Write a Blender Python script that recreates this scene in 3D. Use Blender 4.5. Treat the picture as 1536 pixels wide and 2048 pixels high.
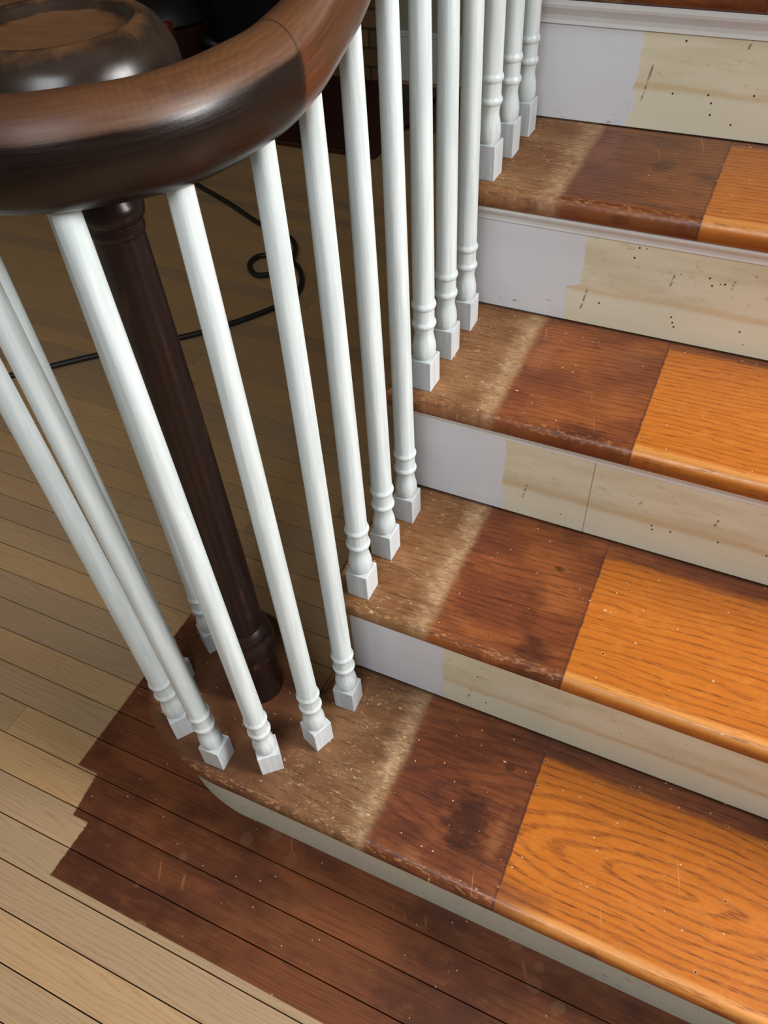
import bpy, bmesh, math, random
from mathutils import Vector, Matrix
random.seed(7)
scene = bpy.context.scene
for o in list(bpy.data.objects):
    bpy.data.objects.remove(o)
COL = scene.collection

# ------------------------------------------------------------------ camera
CAM = Vector((0.36349, -0.56327, 1.05726))
ROT = (0.74789, 0.04794, 0.43220)
FPX = 1596.05
cd = bpy.data.cameras.new('camera')
cam = bpy.data.objects.new('camera', cd)
COL.objects.link(cam)
cam.location = CAM
cam.rotation_euler = ROT
cd.sensor_fit = 'HORIZONTAL'
cd.sensor_width = 36.0
cd.lens = FPX / 1536.0 * 36.0
cd.clip_start = 0.02
scene.camera = cam

# ------------------------------------------------------------------ light
scene.view_settings.view_transform = 'Standard'
scene.view_settings.look = 'None'
scene.view_settings.gamma = 1.0
scene.view_settings.use_curve_mapping = False
scene.view_settings.exposure = 0.0
w = bpy.data.worlds.new('world')
scene.world = w
w.use_nodes = True
w.node_tree.nodes['Background'].inputs[0].default_value = (0.80, 0.90, 1.0, 1)
w.node_tree.nodes['Background'].inputs[1].default_value = 0.06


def area(name, loc, target, sx, sy, power, color):
    l = bpy.data.lights.new(name, 'AREA')
    l.shape = 'RECTANGLE'
    l.size, l.size_y = sx, sy
    l.energy = power
    l.color = color
    o = bpy.data.objects.new(name, l)
    COL.objects.link(o)
    o.location = loc
    o.rotation_euler = (Vector(target) - Vector(loc)).to_track_quat('-Z', 'Y').to_euler()
    return o


area('window_daylight', (2.90, 0.45, 2.00), (-0.2, -0.2, 0.0), 1.2, 1.1, 165, (1.0, 0.985, 0.96))
area('entry_daylight', (0.55, -1.55, 2.0), (0.15, 0.15, 0.25), 0.9, 0.7, 28, (0.90, 0.95, 1.0))

# ------------------------------------------------------------------ measures
R = 0.19          # riser height
T = 0.22167       # run
N = 0.0230        # nosing projection
H = 0.0319        # tread thickness
ZF = -0.177       # floor
TIP = 0.0268      # overhang at the open side
W = 0.95          # stair width
XC = 0.0216       # centre line of the balusters
NSTEP = 6

_M = Matrix.Identity(3)
from mathutils import Euler
_M = Euler(ROT, 'XYZ').to_matrix()


def px_floor(u, v, z=ZF):
    d = _M @ Vector(((u - 768) / FPX, -(v - 1024) / FPX, -1.0))
    t = (z - CAM.z) / d.z
    return CAM + d * t


def srgb(r, g, b):
    def f(c):
        c /= 255.0
        return c / 12.92 if c <= 0.04045 else ((c + 0.055) / 1.055) ** 2.4
    return (f(r), f(g), f(b), 1.0)


# ------------------------------------------------------------------ nodes
class NT:
    def __init__(self, name):
        self.m = bpy.data.materials.new(name)
        self.m.use_nodes = True
        self.t = self.m.node_tree
        self.b = self.t.nodes['Principled BSDF']

    def n(self, kind, **kw):
        nd = self.t.nodes.new(kind)
        for k, v in kw.items():
            setattr(nd, k, v)
        return nd

    def put(self, sock, v):
        if v is None:
            return
        if isinstance(v, bpy.types.NodeSocket):
            self.t.links.new(v, sock)
        else:
            sock.default_value = v

    def M(self, op, a, b=None, c=None, clamp=False):
        nd = self.n('ShaderNodeMath', operation=op, use_clamp=clamp)
        self.put(nd.inputs[0], a)
        self.put(nd.inputs[1], b)
        self.put(nd.inputs[2], c)
        return nd.outputs[0]

    def add(self, a, b): return self.M('ADD', a, b)
    def sub(self, a, b): return self.M('SUBTRACT', a, b)
    def mul(self, a, b): return self.M('MULTIPLY', a, b)

    def ss(self, x, e0, e1, o0=0.0, o1=1.0):
        nd = self.n('ShaderNodeMapRange', interpolation_type='SMOOTHSTEP')
        self.put(nd.inputs[0], x)
        self.put(nd.inputs[1], e0)
        self.put(nd.inputs[2], e1)
        self.put(nd.inputs[3], o0)
        self.put(nd.inputs[4], o1)
        return nd.outputs[0]

    def vec(self, x, y, z=0.0):
        nd = self.n('ShaderNodeCombineXYZ')
        self.put(nd.inputs[0], x)
        self.put(nd.inputs[1], y)
        self.put(nd.inputs[2], z)
        return nd.outputs[0]

    def noise(self, v, scale=1.0, detail=3.0, rough=0.55):
        nd = self.n('ShaderNodeTexNoise')
        self.put(nd.inputs['Vector'], v)
        nd.inputs['Scale'].default_value = scale
        nd.inputs['Detail'].default_value = detail
        nd.inputs['Roughness'].default_value = rough
        return nd.outputs['Fac']

    def voro(self, v, scale):
        nd = self.n('ShaderNodeTexVoronoi')
        self.put(nd.inputs['Vector'], v)
        nd.inputs['Scale'].default_value = scale
        sp = self.n('ShaderNodeSeparateColor')
        self.t.links.new(nd.outputs['Color'], sp.inputs[0])
        return nd.outputs['Distance'], sp.outputs[0]

    def mix(self, f, a, b):
        nd = self.n('ShaderNodeMix', data_type='RGBA')
        self.put(nd.inputs[0], f)
        self.put(nd.inputs[6], a)
        self.put(nd.inputs[7], b)
        return nd.outputs[2]

    def mulc(self, a, b, f=1.0):
        nd = self.n('ShaderNodeMix', data_type='RGBA', blend_type='MULTIPLY')
        self.put(nd.inputs[0], f)
        self.put(nd.inputs[6], a)
        self.put(nd.inputs[7], b)
        return nd.outputs[2]

    def xyz(self, src='Object'):
        tc = self.n('ShaderNodeTexCoord')
        sp = self.n('ShaderNodeSeparateXYZ')
        self.t.links.new(tc.outputs[src], sp.inputs[0])
        return sp.outputs[0], sp.outputs[1], sp.outputs[2]

    def rand(self):
        return self.n('ShaderNodeObjectInfo').outputs['Random']

    def attr(self, name):
        return self.n('ShaderNodeAttribute', attribute_name=name).outputs['Fac']

    def hsv(self, col, h=0.5, s=1.0, v=1.0):
        nd = self.n('ShaderNodeHueSaturation')
        self.put(nd.inputs['Color'], col)
        self.put(nd.inputs['Hue'], h)
        self.put(nd.inputs['Saturation'], s)
        self.put(nd.inputs['Value'], v)
        return nd.outputs[0]

    def bump(self, h, strength=0.2, dist=0.001):
        nd = self.n('ShaderNodeBump')
        nd.inputs['Strength'].default_value = strength
        nd.inputs['Distance'].default_value = dist
        self.put(nd.inputs['Height'], h)
        self.t.links.new(nd.outputs[0], self.b.inputs['Normal'])

    def out(self, col, rough=0.5, spec=0.5, coat=0.0, coat_rough=0.15):
        self.put(self.b.inputs['Base Color'], col)
        self.put(self.b.inputs['Roughness'], rough)
        self.put(self.b.inputs['Specular IOR Level'], spec)
        self.put(self.b.inputs['Coat Weight'], coat)
        self.put(self.b.inputs['Coat Roughness'], coat_rough)
        return self.m


def dots(g, x, y, pts, r, soft=0.4):
    """mask of small round marks at given places"""
    tot = None
    for (px, py) in pts:
        dx = g.sub(x, px)
        dy = g.sub(y, py)
        d = g.M('SQRT', g.add(g.mul(dx, dx), g.mul(dy, dy)))
        m = g.ss(d, r, r * soft)
        tot = m if tot is None else g.M('MAXIMUM', tot, m)
    return tot


def tread_mat(i, back, x0, yc, kx, freq, extra):
    g = NT('oak_tread_%d' % i)
    X, Y, Z = g.xyz()
    yl = g.sub(Y, back)                       # 0 at the riser behind, negative to the nose
    s = 3.7 * i
    # growth-ring figure
    dis = g.noise(g.vec(g.mul(X, 3.0), g.mul(Y, 11.0), s), 1.0, 2.0)
    dis2 = g.noise(g.vec(g.mul(X, 14.0), g.mul(Y, 45.0), s + 5), 1.0, 2.0)
    dx = g.mul(g.sub(X, x0), kx)
    dy = g.sub(yl, yc)
    rr = g.M('SQRT', g.add(g.mul(dx, dx), g.mul(dy, dy)))
    rr = g.add(rr, g.add(g.mul(dis, 0.045), g.mul(dis2, 0.010)))
    sn = g.M('SINE', g.mul(rr, freq * 6.2832))
    ring = g.ss(sn, 0.10 if i == 1 else 0.35, 0.95)
    # pores and fibre
    pore = g.noise(g.vec(g.mul(X, 45.0), g.mul(Y, 900.0), s), 1.0, 3.0, 0.6)
    pore = g.ss(pore, 0.46, 0.66)
    fib = g.noise(g.vec(g.mul(X, 9.0), g.mul(Y, 260.0), s + 2), 1.0, 4.0, 0.6)
    line = g.M('MULTIPLY', ring, g.ss(pore, 0.0, 1.0, 0.30, 1.0), clamp=True)
    dash = g.noise(g.vec(g.mul(X, 26.0), g.mul(Y, 330.0), s + 8), 1.0, 2.0, 0.5)
    dash = g.ss(dash, 0.57, 0.70)
    big = g.noise(g.vec(g.mul(X, 9.0), g.mul(Y, 14.0), s + 9), 1.0, 4.0, 0.6)
    mid = g.noise(g.vec(g.mul(X, 38.0), g.mul(Y, 60.0), s + 4), 1.0, 4.0, 0.65)
    fine = g.noise(g.vec(g.mul(X, 120.0), g.mul(Y, 420.0), s + 6), 1.0, 3.0, 0.6)
    # colours
    orange = g.mix(fib, srgb(164, 86, 22), srgb(196, 116, 40))
    orange = g.mix(g.mul(line, 0.85 if i == 1 else 0.72), orange, srgb(92, 42, 14))
    orange = g.mix(g.mul(g.ss(pore, 0.3, 0.9), 0.16), orange, srgb(120, 60, 18))
    orange = g.mix(g.mul(dash, 0.30), orange, srgb(128, 62, 16))
    orange = g.mix(g.mul(g.ss(mid, 0.5, 0.75), 0.35), orange, srgb(208, 130, 52))
    rl, rh = ((86, 43, 28), (124, 68, 38)) if i == 1 else ((104, 52, 28), (146, 82, 40)) if i < 4 else ((98, 52, 28), (132, 76, 38))
    red = g.mix(g.ss(big, 0.38, 0.66), srgb(*rl), srgb(*rh))
    red = g.mix(g.mul(g.ss(fib, 0.35, 0.7), 0.35), red, srgb(140, 78, 40))
    red = g.mix(g.mul(line, 0.60), red, srgb(46, 20, 14))
    red = g.mix(g.mul(dash, 0.45), red, srgb(50, 24, 16))
    red = g.mix(g.mul(g.ss(fine, 0.60, 0.72), g.ss(mid, 0.48, 0.72, 0.0, 0.5)), red, srgb(170, 120, 84))
    worn = g.mix(g.ss(big, 0.35, 0.68), srgb(*((106, 68, 38) if i == 1 else (122, 78, 42))), srgb(*((130, 92, 58) if i == 1 else (146, 104, 64))))
    worn = g.mix(g.mul(line, 0.5), worn, srgb(72, 42, 22))
    worn = g.mix(g.mul(dash, 0.6), worn, srgb(64, 40, 24))
    worn = g.mix(g.mul(g.ss(fine, 0.52, 0.68), g.mul(g.ss(mid, 0.40, 0.70, 0.0, 0.8), g.ss(g.sub(X, g.mul(yl, 0.35)), -0.10, 0.10, 0.12, 1.0))), worn, srgb(184, 156, 120))
    edgew = g.ss(X, 0.02, -0.08)
    worn = g.mix(g.mul(edgew, 0.6 if i == 1 else 0.25), worn, srgb(88, 46, 26))
    # pale band left by the old runner's edge
    wob = g.add(X, g.add(g.mul(g.sub(mid, 0.5), 0.012), g.mul(g.sub(big, 0.5), 0.016)))
    fade = g.ss(wob, 0.122, 0.140)
    col = g.mix(fade, worn, red)
    band = g.mul(g.ss(wob, 0.088, 0.121), g.ss(wob, 0.136, 0.122))
    band = g.mul(band, g.ss(g.add(mid, g.sub(fine, 0.5)), 0.25, 0.75, 0.15, 0.85))
    col = g.mix(g.mul(band, 0.85), col, srgb(192, 158, 120))
    # orange field under the runner, with a crisp left edge and a dark strip at the back
    ex = g.add(X, g.mul(g.sub(g.noise(g.vec(0.0, g.mul(Y, 60.0), s)), 0.5), 0.004))
    fx = g.ss(ex, 0.3075, 0.3105)
    bk = g.add(yl, g.add(g.mul(g.sub(mid, 0.5), 0.018), g.mul(g.sub(big, 0.5), 0.012)))
    fy = g.ss(bk, -0.024 if i < 3 else -0.012, -0.040 if i < 3 else -0.024)
    field = g.mul(fx, fy)
    if extra.get('frontred'):
        fr = g.mul(g.ss(g.add(X, g.mul(yl, -0.9)), 0.60, 0.52), g.ss(g.add(yl, g.mul(g.sub(mid, 0.5), 0.02)), -0.196, -0.225))
        field = g.mul(field, g.sub(1.0, g.mul(fr, 0.8)))
    col = g.mix(field, col, orange)
    # dark line along the crisp edge
    ln = g.mul(g.ss(g.M('ABSOLUTE', g.sub(ex, 0.3075)), 0.0022, 0.0006), 0.45)
    col = g.mix(ln, col, srgb(52, 30, 26))
    # dark blotches
    for (bx, by, sx, sy, st) in extra.get('blotch', []):
        ax = g.M('DIVIDE', g.sub(X, bx), sx)
        ay = g.M('DIVIDE', g.sub(yl, by), sy)
        d = g.M('SQRT', g.add(g.mul(ax, ax), g.mul(ay, ay)))
        d = g.add(d, g.mul(g.sub(mid, 0.5), 1.6))
        col = g.mix(g.mul(g.ss(d, 1.0, 0.3), st), col, srgb(38, 14, 14))
    for (bx, by, sx, sy, st) in extra.get('pale', []):
        ax = g.M('DIVIDE', g.sub(X, bx), sx)
        ay = g.M('DIVIDE', g.sub(yl, by), sy)
        d = g.M('SQRT', g.add(g.mul(ax, ax), g.mul(ay, ay)))
        d = g.add(d, g.mul(g.sub(mid, 0.5), 1.4))
        col = g.mix(g.mul(g.mul(g.ss(d, 1.1, 0.2), g.ss(fib, 0.3, 0.65, 0.2, 1.0)), st * 0.8), col, srgb(160, 108, 68))
    if i == 4:
        col = g.mix(g.mul(g.ss(g.M('ABSOLUTE', g.add(yl, 0.088)), 0.0009, 0.0004), g.ss(X, 0.22, 0.10, 0.1, 0.7)), col, srgb(36, 20, 12))
    # darker line where tread meets riser, worn nose edge
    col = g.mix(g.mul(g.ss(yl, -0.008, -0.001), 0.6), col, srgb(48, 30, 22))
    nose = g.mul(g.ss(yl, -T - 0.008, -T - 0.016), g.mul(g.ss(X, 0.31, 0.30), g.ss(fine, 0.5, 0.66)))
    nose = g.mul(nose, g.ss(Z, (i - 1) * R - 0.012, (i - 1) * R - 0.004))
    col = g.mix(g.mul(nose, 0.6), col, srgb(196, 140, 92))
    oedge = g.mul(g.mul(g.ss(yl, -T - 0.004, -T - 0.010), g.ss(Z, (i - 1) * R - 0.010, (i - 1) * R - 0.004)), field)  # nosing highlight painted in over the worn edge, darker streaks below
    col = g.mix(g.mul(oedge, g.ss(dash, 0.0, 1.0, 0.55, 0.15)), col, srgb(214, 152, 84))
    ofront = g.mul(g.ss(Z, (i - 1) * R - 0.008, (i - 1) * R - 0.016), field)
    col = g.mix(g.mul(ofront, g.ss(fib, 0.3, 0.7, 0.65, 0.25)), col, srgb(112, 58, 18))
    if i >= 3:                                  # bare edge keeps more old finish here
        ed = g.mul(g.ss(yl, -T - 0.010, -T - 0.018), g.ss(X, 0.31, 0.30))
        col = g.mix(g.mul(ed, 0.35), col, srgb(116, 56, 18))
    # nail holes, chips, fibres of dust
    if extra.get('holes'):
        ring_ = dots(g, X, yl, extra['holes'], 0.0034)
        col = g.mix(g.mul(ring_, 0.30), col, srgb(206, 170, 120))
        hole = dots(g, X, yl, extra['holes'], 0.0017)
        col = g.mix(hole, col, srgb(20, 10, 8))
    vd, vr = g.voro(g.vec(g.mul(X, 1.0), g.mul(Y, 1.6), s), 42.0)
    chip = g.mul(g.ss(vd, 0.14, 0.06), g.ss(vr, 0.86, 0.88))
    col = g.mix(g.mul(chip, g.ss(fine, 0.4, 0.6)), col, srgb(222, 190, 150))
    vd2, vr2 = g.voro(g.vec(X, Y, s + 3), 130.0)
    col = g.mix(g.mul(g.ss(vd2, 0.16, 0.10), g.ss(vr2, 0.91, 0.92)), col, srgb(214, 186, 150))
    # long faint scratches
    sc = g.noise(g.vec(g.mul(g.add(X, g.mul(Y, 0.25)), 210.0), g.mul(Y, 6.0), s), 1.0, 1.0)
    col = g.mix(g.mul(g.ss(sc, 0.745, 0.775), g.mul(g.ss(big, 0.45, 0.6), 0.45)), col, srgb(196, 140, 96))
    rough = g.ss(fine, 0.3, 0.7, 0.30, 0.44)
    rough = g.mix(g.mul(g.ss(wob, 0.15, 0.11), 1.0), rough, (0.62, 0.62, 0.62, 1))
    g.bump(g.add(g.mul(line, -0.5), g.mul(fine, 0.5)), 0.35, 0.0006)
    return g.out(col, rough, 0.42)


def riser_mat(i, y, bx, extra):
    g = NT('riser_paint_%d' % i)
    X, Y, Z = g.xyz()
    zl = g.sub(Z, (i - 2) * R)
    s = 2.3 * i
    n1 = g.noise(g.vec(g.mul(X, 6.0), g.mul(Z, 30.0), s), 1.0, 4.0, 0.6)
    n2 = g.noise(g.vec(g.mul(X, 30.0), g.mul(Z, 90.0), s), 1.0, 4.0, 0.65)
    n3 = g.noise(g.vec(g.mul(X, 150.0), g.mul(Z, 220.0), s), 1.0, 3.0, 0.6)
    white = g.mix(n1, srgb(214, 214, 218), srgb(224, 223, 226))
    chipw = g.mul(g.ss(zl, 0.05, 0.01), g.mul(g.ss(n2, 0.60, 0.68), g.ss(n3, 0.5, 0.6)))
    white = g.mix(chipw, white, srgb(160, 155, 148))
    cream = g.mix(g.ss(n1, 0.35, 0.65), srgb(214, 200, 168), srgb(226, 215, 188))
    cream = g.mix(g.mul(g.ss(n2, 0.56, 0.72), 0.5), cream, srgb(192, 172, 130))
    cream = g.mix(g.mul(g.ss(n3, 0.63, 0.70), g.ss(n2, 0.45, 0.60, 0.0, 0.7)), cream, srgb(140, 122, 84))
    lo = g.add(zl, g.mul(g.sub(n1, 0.5), 0.020))
    cream = g.mix(g.mul(g.ss(lo, 0.056, 0.046), 0.7), cream, srgb(228, 222, 198))
    tan = g.mul(g.ss(lo, 0.066, 0.058), g.ss(lo, 0.050, 0.056))
    cream = g.mix(g.mul(tan, 0.45), cream, srgb(206, 172, 122))
    b = g.noise(g.vec(0.0, g.mul(zl, 24.0), s * 7.7), 1.0, 2.0)
    edge = g.add(X, g.mul(g.sub(b, 0.5), extra.get('wob', 0.02)))
    if extra.get('step'):
        edge = g.sub(edge, g.ss(zl, 0.054, 0.062, 0.0, 0.018))
    f = g.ss(edge, bx, bx + 0.0022)
    col = g.mix(f, white, cream)
    if extra.get('holes'):
        h = dots(g, X, zl, extra['holes'], 0.0020)
        col = g.mix(h, col, srgb(24, 16, 12))
    for (sx_, sz_, ln_) in extra.get('nicks', []):
        d = g.M('ABSOLUTE', g.sub(g.sub(X, sx_), g.mul(g.sub(zl, sz_), 0.18)))
        k = g.mul(g.ss(d, 0.0020, 0.0008), g.mul(g.ss(zl, sz_ - ln_, sz_ - ln_ + 0.003), g.ss(zl, sz_ + ln_, sz_ + ln_ - 0.003)))
        col = g.mix(g.mul(k, g.ss(n3, 0.38, 0.58, 0.0, 0.75)), col, srgb(104, 60, 46))
    if extra.get('seam'):
        d = g.M('ABSOLUTE', g.sub(X, extra['seam']))
        col = g.mix(g.mul(g.ss(d, 0.0010, 0.0004), 0.6), col, srgb(96, 78, 52))
    vd, vr = g.voro(g.vec(X, Z, s), 60.0)
    spk = g.mul(g.mul(g.ss(vd, 0.09, 0.05), g.ss(vr, 0.86, 0.87)), f)
    col = g.mix(g.mul(spk, 0.85), col, srgb(48, 36, 26))
    g.bump(g.add(n2, g.mul(n3, 0.5)), 0.15, 0.0006)
    return g.out(col, g.ss(n2, 0.3, 0.7, 0.34, 0.46), 0.45)


def white_paint(name, base=(208, 214, 214), along_z=True):
    g = NT(name)
    X, Y, Z = g.xyz()
    r = g.rand()
    sc = g.mul(r, 40.0)
    n1 = g.noise(g.vec(g.mul(X, 160.0), g.mul(Y, 160.0), g.add(g.mul(Z, 9.0), sc)), 1.0, 4.0, 0.6)
    n2 = g.noise(g.vec(g.mul(X, 90.0), g.mul(Y, 90.0), g.add(g.mul(Z, 60.0), sc)), 1.0, 4.0, 0.65)
    c = g.mix(g.ss(n1, 0.3, 0.7), srgb(*base), srgb(base[0] - 20, base[1] - 16, base[2] - 16))
    c = g.mix(g.mul(g.ss(n2, 0.70, 0.74), 0.5), c, srgb(150, 140, 136))
    g.bump(g.add(n1, g.mul(n2, 0.4)), 0.55, 0.0010)
    return g.out(c, 0.34, 0.42)


def rail_mat():
    g = NT('worn_dark_rail')
    X, Y, Z = g.xyz()
    al, pr = g.attr('along'), g.attr('prof')
    s1 = g.noise(g.vec(g.mul(al, 7.0), g.mul(pr, 3.0), 0.0), 1.0, 4.0, 0.6)
    s2 = g.noise(g.vec(g.mul(al, 16.0), g.mul(pr, 30.0), 3.0), 1.0, 4.0, 0.65)
    fine = g.noise(g.vec(g.mul(al, 60.0), g.mul(pr, 170.0), 1.0), 1.0, 3.0, 0.6)
    bare = g.mix(s2, srgb(58, 34, 20), srgb(104, 68, 40))
    # end-grain arcs on the level part of the sweep
    ax = g.sub(X, 0.09)
    ay = g.sub(Y, -0.06)
    rr = g.M('SQRT', g.add(g.mul(ax, ax), g.mul(ay, ay)))
    arc = g.M('SINE', g.add(g.mul(rr, 1150.0), g.mul(s2, 9.0)))
    arcm = g.mul(g.ss(arc, 0.0, 0.9), g.mul(g.ss(al, 0.0, 0.03), g.ss(al, 0.22, 0.12)))
    bare = g.mix(g.mul(arcm, 0.35), bare, srgb(74, 42, 24))
    dark = g.mix(s2, srgb(15, 9, 7), srgb(31, 20, 15))
    dark = g.mix(g.mul(g.ss(fine, 0.62, 0.75), 0.3), dark, srgb(96, 62, 44))
    warm = g.mix(s2, srgb(50, 29, 18), srgb(90, 56, 34))
    # beyond the joint (al<0) the side was stripped too
    side = g.mix(g.ss(g.add(al, g.mul(g.sub(s2, 0.5), 0.01)), 0.003, -0.006), dark, warm)
    top = g.ss(g.add(pr, g.mul(g.sub(s1, 0.5), 0.22)), 0.70, 0.80)
    bare = g.mix(g.mul(g.ss(al, 0.09, 0.24), 0.75), bare, srgb(58, 34, 23))
    pat = g.noise(g.vec(g.mul(al, 26.0), g.mul(pr, 5.0), 9.0), 1.0, 4.0, 0.65)
    bare = g.mix(g.ss(pat, 0.50, 0.70, 0.0, 0.55), bare, srgb(60, 35, 23))
    rust = g.mul(g.mul(g.ss(al, -0.05, -0.01), g.ss(al, 0.004, -0.004)), g.ss(s2, 0.42, 0.6))
    side = g.mix(g.mul(rust, 0.7), side, srgb(98, 48, 24))
    col = g.mix(top, side, bare)
    seam = g.ss(g.M('ABSOLUTE', g.add(al, g.mul(g.sub(s2, 0.5), 0.003))), 0.0014, 0.0005)
    col = g.mix(g.mul(seam, 0.7), col, srgb(34, 20, 14))
    g.bump(g.add(g.mul(fine, 0.6), s2), 0.12, 0.0008)
    ro = g.add(g.ss(s2, 0.3, 0.7, 0.20, 0.30), g.mul(top, 0.20))
    return g.out(col, ro, 0.34)


def cap_mat():
    g = NT('worn_volute_cap')
    X, Y, Z = g.xyz()
    n1 = g.noise(g.vec(g.mul(X, 22.0), g.mul(Y, 90.0), g.mul(Z, 40.0)), 1.0, 5.0, 0.6)
    n2 = g.noise(g.vec(g.mul(X, 30.0), g.mul(Y, 30.0), g.mul(Z, 30.0)), 1.0, 4.0, 0.6)
    dark = g.mix(n1, srgb(24, 17, 13), srgb(46, 33, 25))
    bare = g.mix(n1, srgb(64, 42, 25), srgb(104, 72, 44))
    pr = g.attr('prof')
    f = g.ss(g.add(pr, g.mul(g.sub(n2, 0.5), 0.5)), 0.74, 0.95)
    col = g.mix(f, dark, bare)
    g.bump(g.add(n1, n2), 0.10, 0.0008)
    ro = g.add(g.ss(n2, 0.3, 0.7, 0.22, 0.32), g.mul(f, 0.20))
    return g.out(col, ro, 0.34)


def newel_mat():
    g = NT('dark_newel_stain')
    X, Y, Z = g.xyz()
    n1 = g.noise(g.vec(g.mul(X, 90.0), g.mul(Y, 90.0), g.mul(Z, 7.0)), 1.0, 5.0, 0.65)
    n2 = g.noise(g.vec(g.mul(X, 30.0), g.mul(Y, 30.0), g.mul(Z, 14.0)), 1.0, 4.0, 0.6)
    col = g.mix(n1, srgb(22, 11, 9), srgb(38, 20, 17))
    col = g.mix(g.mul(g.ss(n2, 0.56, 0.72), g.ss(n1, 0.5, 0.7, 0.0, 0.6)), col, srgb(108, 62, 40))
    g.bump(n1, 0.12, 0.0008)
    return g.out(col, g.ss(n2, 0.3, 0.7, 0.26, 0.40), 0.38)


def floor_mat():
    g = NT('oak_strip_floor')
    X, Y, Z = g.xyz()
    geo = g.n('ShaderNodeNewGeometry')
    sp = g.n('ShaderNodeSeparateXYZ')
    g.t.links.new(geo.outputs['Position'], sp.inputs[0])
    wx, wy = sp.outputs[0], sp.outputs[1]
    r = g.rand()
    s = g.mul(r, 60.0)
    dis = g.noise(g.vec(g.mul(wx, 2.5), g.mul(wy, 20.0), s), 1.0, 2.0)
    dis2 = g.noise(g.vec(g.mul(wx, 9.0), g.mul(wy, 60.0), s), 1.0, 2.0)
    rr = g.add(g.add(wy, g.mul(wx, 0.02)), g.add(g.mul(dis, 0.05), g.mul(dis2, 0.010)))
    ring = g.ss(g.M('SINE', g.mul(rr, 900.0)), 0.0, 1.0)
    fib = g.noise(g.vec(g.mul(wx, 12.0), g.mul(wy, 420.0), s), 1.0, 4.0, 0.6)
    pore = g.ss(g.noise(g.vec(g.mul(wx, 50.0), g.mul(wy, 1100.0), s), 1.0, 2.0), 0.5, 0.68)
    big = g.noise(g.vec(g.mul(wx, 5.0), g.mul(wy, 9.0), 1.0), 1.0, 4.0, 0.6)
    mid = g.noise(g.vec(g.mul(wx, 28.0), g.mul(wy, 44.0), 2.0), 1.0, 4.0, 0.65)
    fine = g.noise(g.vec(g.mul(wx, 120.0), g.mul(wy, 300.0), 2.0), 1.0, 3.0, 0.6)
    clean = g.mix(fib, srgb(168, 134, 98), srgb(192, 162, 126))
    clean = g.mix(g.mul(g.mul(ring, g.add(0.3, g.mul(pore, 0.7))), 0.50), clean, srgb(134, 98, 62))
    clean = g.hsv(clean, 0.5, g.ss(r, 0.0, 1.0, 0.95, 1.10), g.ss(r, 0.0, 1.0, 0.80, 1.04))
    old = g.mix(g.ss(big, 0.38, 0.64), srgb(80, 44, 28), srgb(120, 69, 40))
    old = g.mix(g.mul(g.ss(mid, 0.5, 0.72), 0.4), old, srgb(126, 76, 46))
    old = g.mix(g.mul(g.ss(fib, 0.42, 0.68), 0.42), old, srgb(54, 24, 16))
    old = g.hsv(old, 0.5, 1.0, g.ss(r, 0.0, 1.0, 0.85, 1.15))
    vd, vr = g.voro(g.vec(wx, wy, 0.0), 26.0)
    spot = g.mul(g.ss(vd, 0.30, 0.22), g.ss(vr, 0.93, 0.94))
    old = g.mix(g.mul(spot, 0.22), old, srgb(150, 112, 84))
    vd2, vr2 = g.voro(g.vec(wx, wy, 4.0), 110.0)
    old = g.mix(g.mul(g.ss(vd2, 0.15, 0.08), g.ss(vr2, 0.90, 0.91)), old, srgb(190, 160, 130))
    sc = g.noise(g.vec(g.mul(g.add(wx, g.mul(wy, 0.5)), 90.0), g.mul(g.sub(wy, g.mul(wx, 0.3)), 12.0), 0.0), 1.0, 1.0)
    old = g.mix(g.mul(g.ss(sc, 0.74, 0.78), 0.35), old, srgb(170, 110, 74))
    # patch of old finish left round the foot of the stair: stepped edge
    jag = g.mul(g.sub(g.noise(g.vec(g.mul(wx, 20.0), g.mul(wy, 500.0), 0.0), 1.0, 2.0), 0.5), 0.007)
    x1 = g.add(wx, jag)
    a = g.mul(g.ss(x1, -0.404, -0.401), g.mul(g.ss(wy, -0.262, -0.2605), g.ss(g.add(wy, g.mul(wx, 0.15)), 0.02, 0.00)))
    b = g.mul(g.ss(g.add(x1, g.mul(wy, 0.12)), -0.396, -0.393), g.mul(g.ss(wy, -0.333, -0.3315), g.ss(wy, -0.250, -0.255)))
    c = g.mul(g.ss(g.add(x1, g.mul(wy, -0.03)), -0.315, -0.312), g.mul(g.ss(wy, -0.4205, -0.419), g.ss(wy, -0.322, -0.327)))
    far = g.mul(g.ss(wy, 2.26, 2.30), g.ss(wx, -0.96, -0.94))
    m = g.M('MAXIMUM', g.M('MAXIMUM', a, b), g.M('MAXIMUM', c, far))
    col = g.mix(m, clean, old)
    g.bump(g.add(g.mul(ring, 0.3), g.add(g.mul(fib, 0.4), g.mul(fine, 0.4))), 0.2, 0.0005)
    rough = g.ss(m, 0.0, 1.0, 0.55, 0.42)
    return g.out(col, rough, 0.32)


def plain(name, c0, c1, rough=0.5, scale=20.0, spec=0.5, metal=0.0):
    g = NT(name)
    X, Y, Z = g.xyz()
    n = g.noise(g.vec(X, Y, Z), scale, 4.0, 0.6)
    col = g.mix(n, srgb(*c0), srgb(*c1))
    g.bump(n, 0.15, 0.001)
    g.b.inputs['Metallic'].default_value = metal
    return g.out(col, rough, spec)


def brick_mat():
    g = NT('brown_brick')
    X, Y, Z = g.xyz()
    r = g.rand()
    n = g.noise(g.vec(g.add(X, g.mul(r, 9.0)), Y, Z), 60.0, 5.0, 0.65)
    col = g.mix(n, srgb(104, 78, 52), srgb(140, 108, 74))
    col = g.hsv(col, 0.5, 1.0, g.ss(r, 0.0, 1.0, 0.75, 1.1))
    g.bump(n, 0.5, 0.002)
    return g.out(col, 0.85, 0.3)


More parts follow.
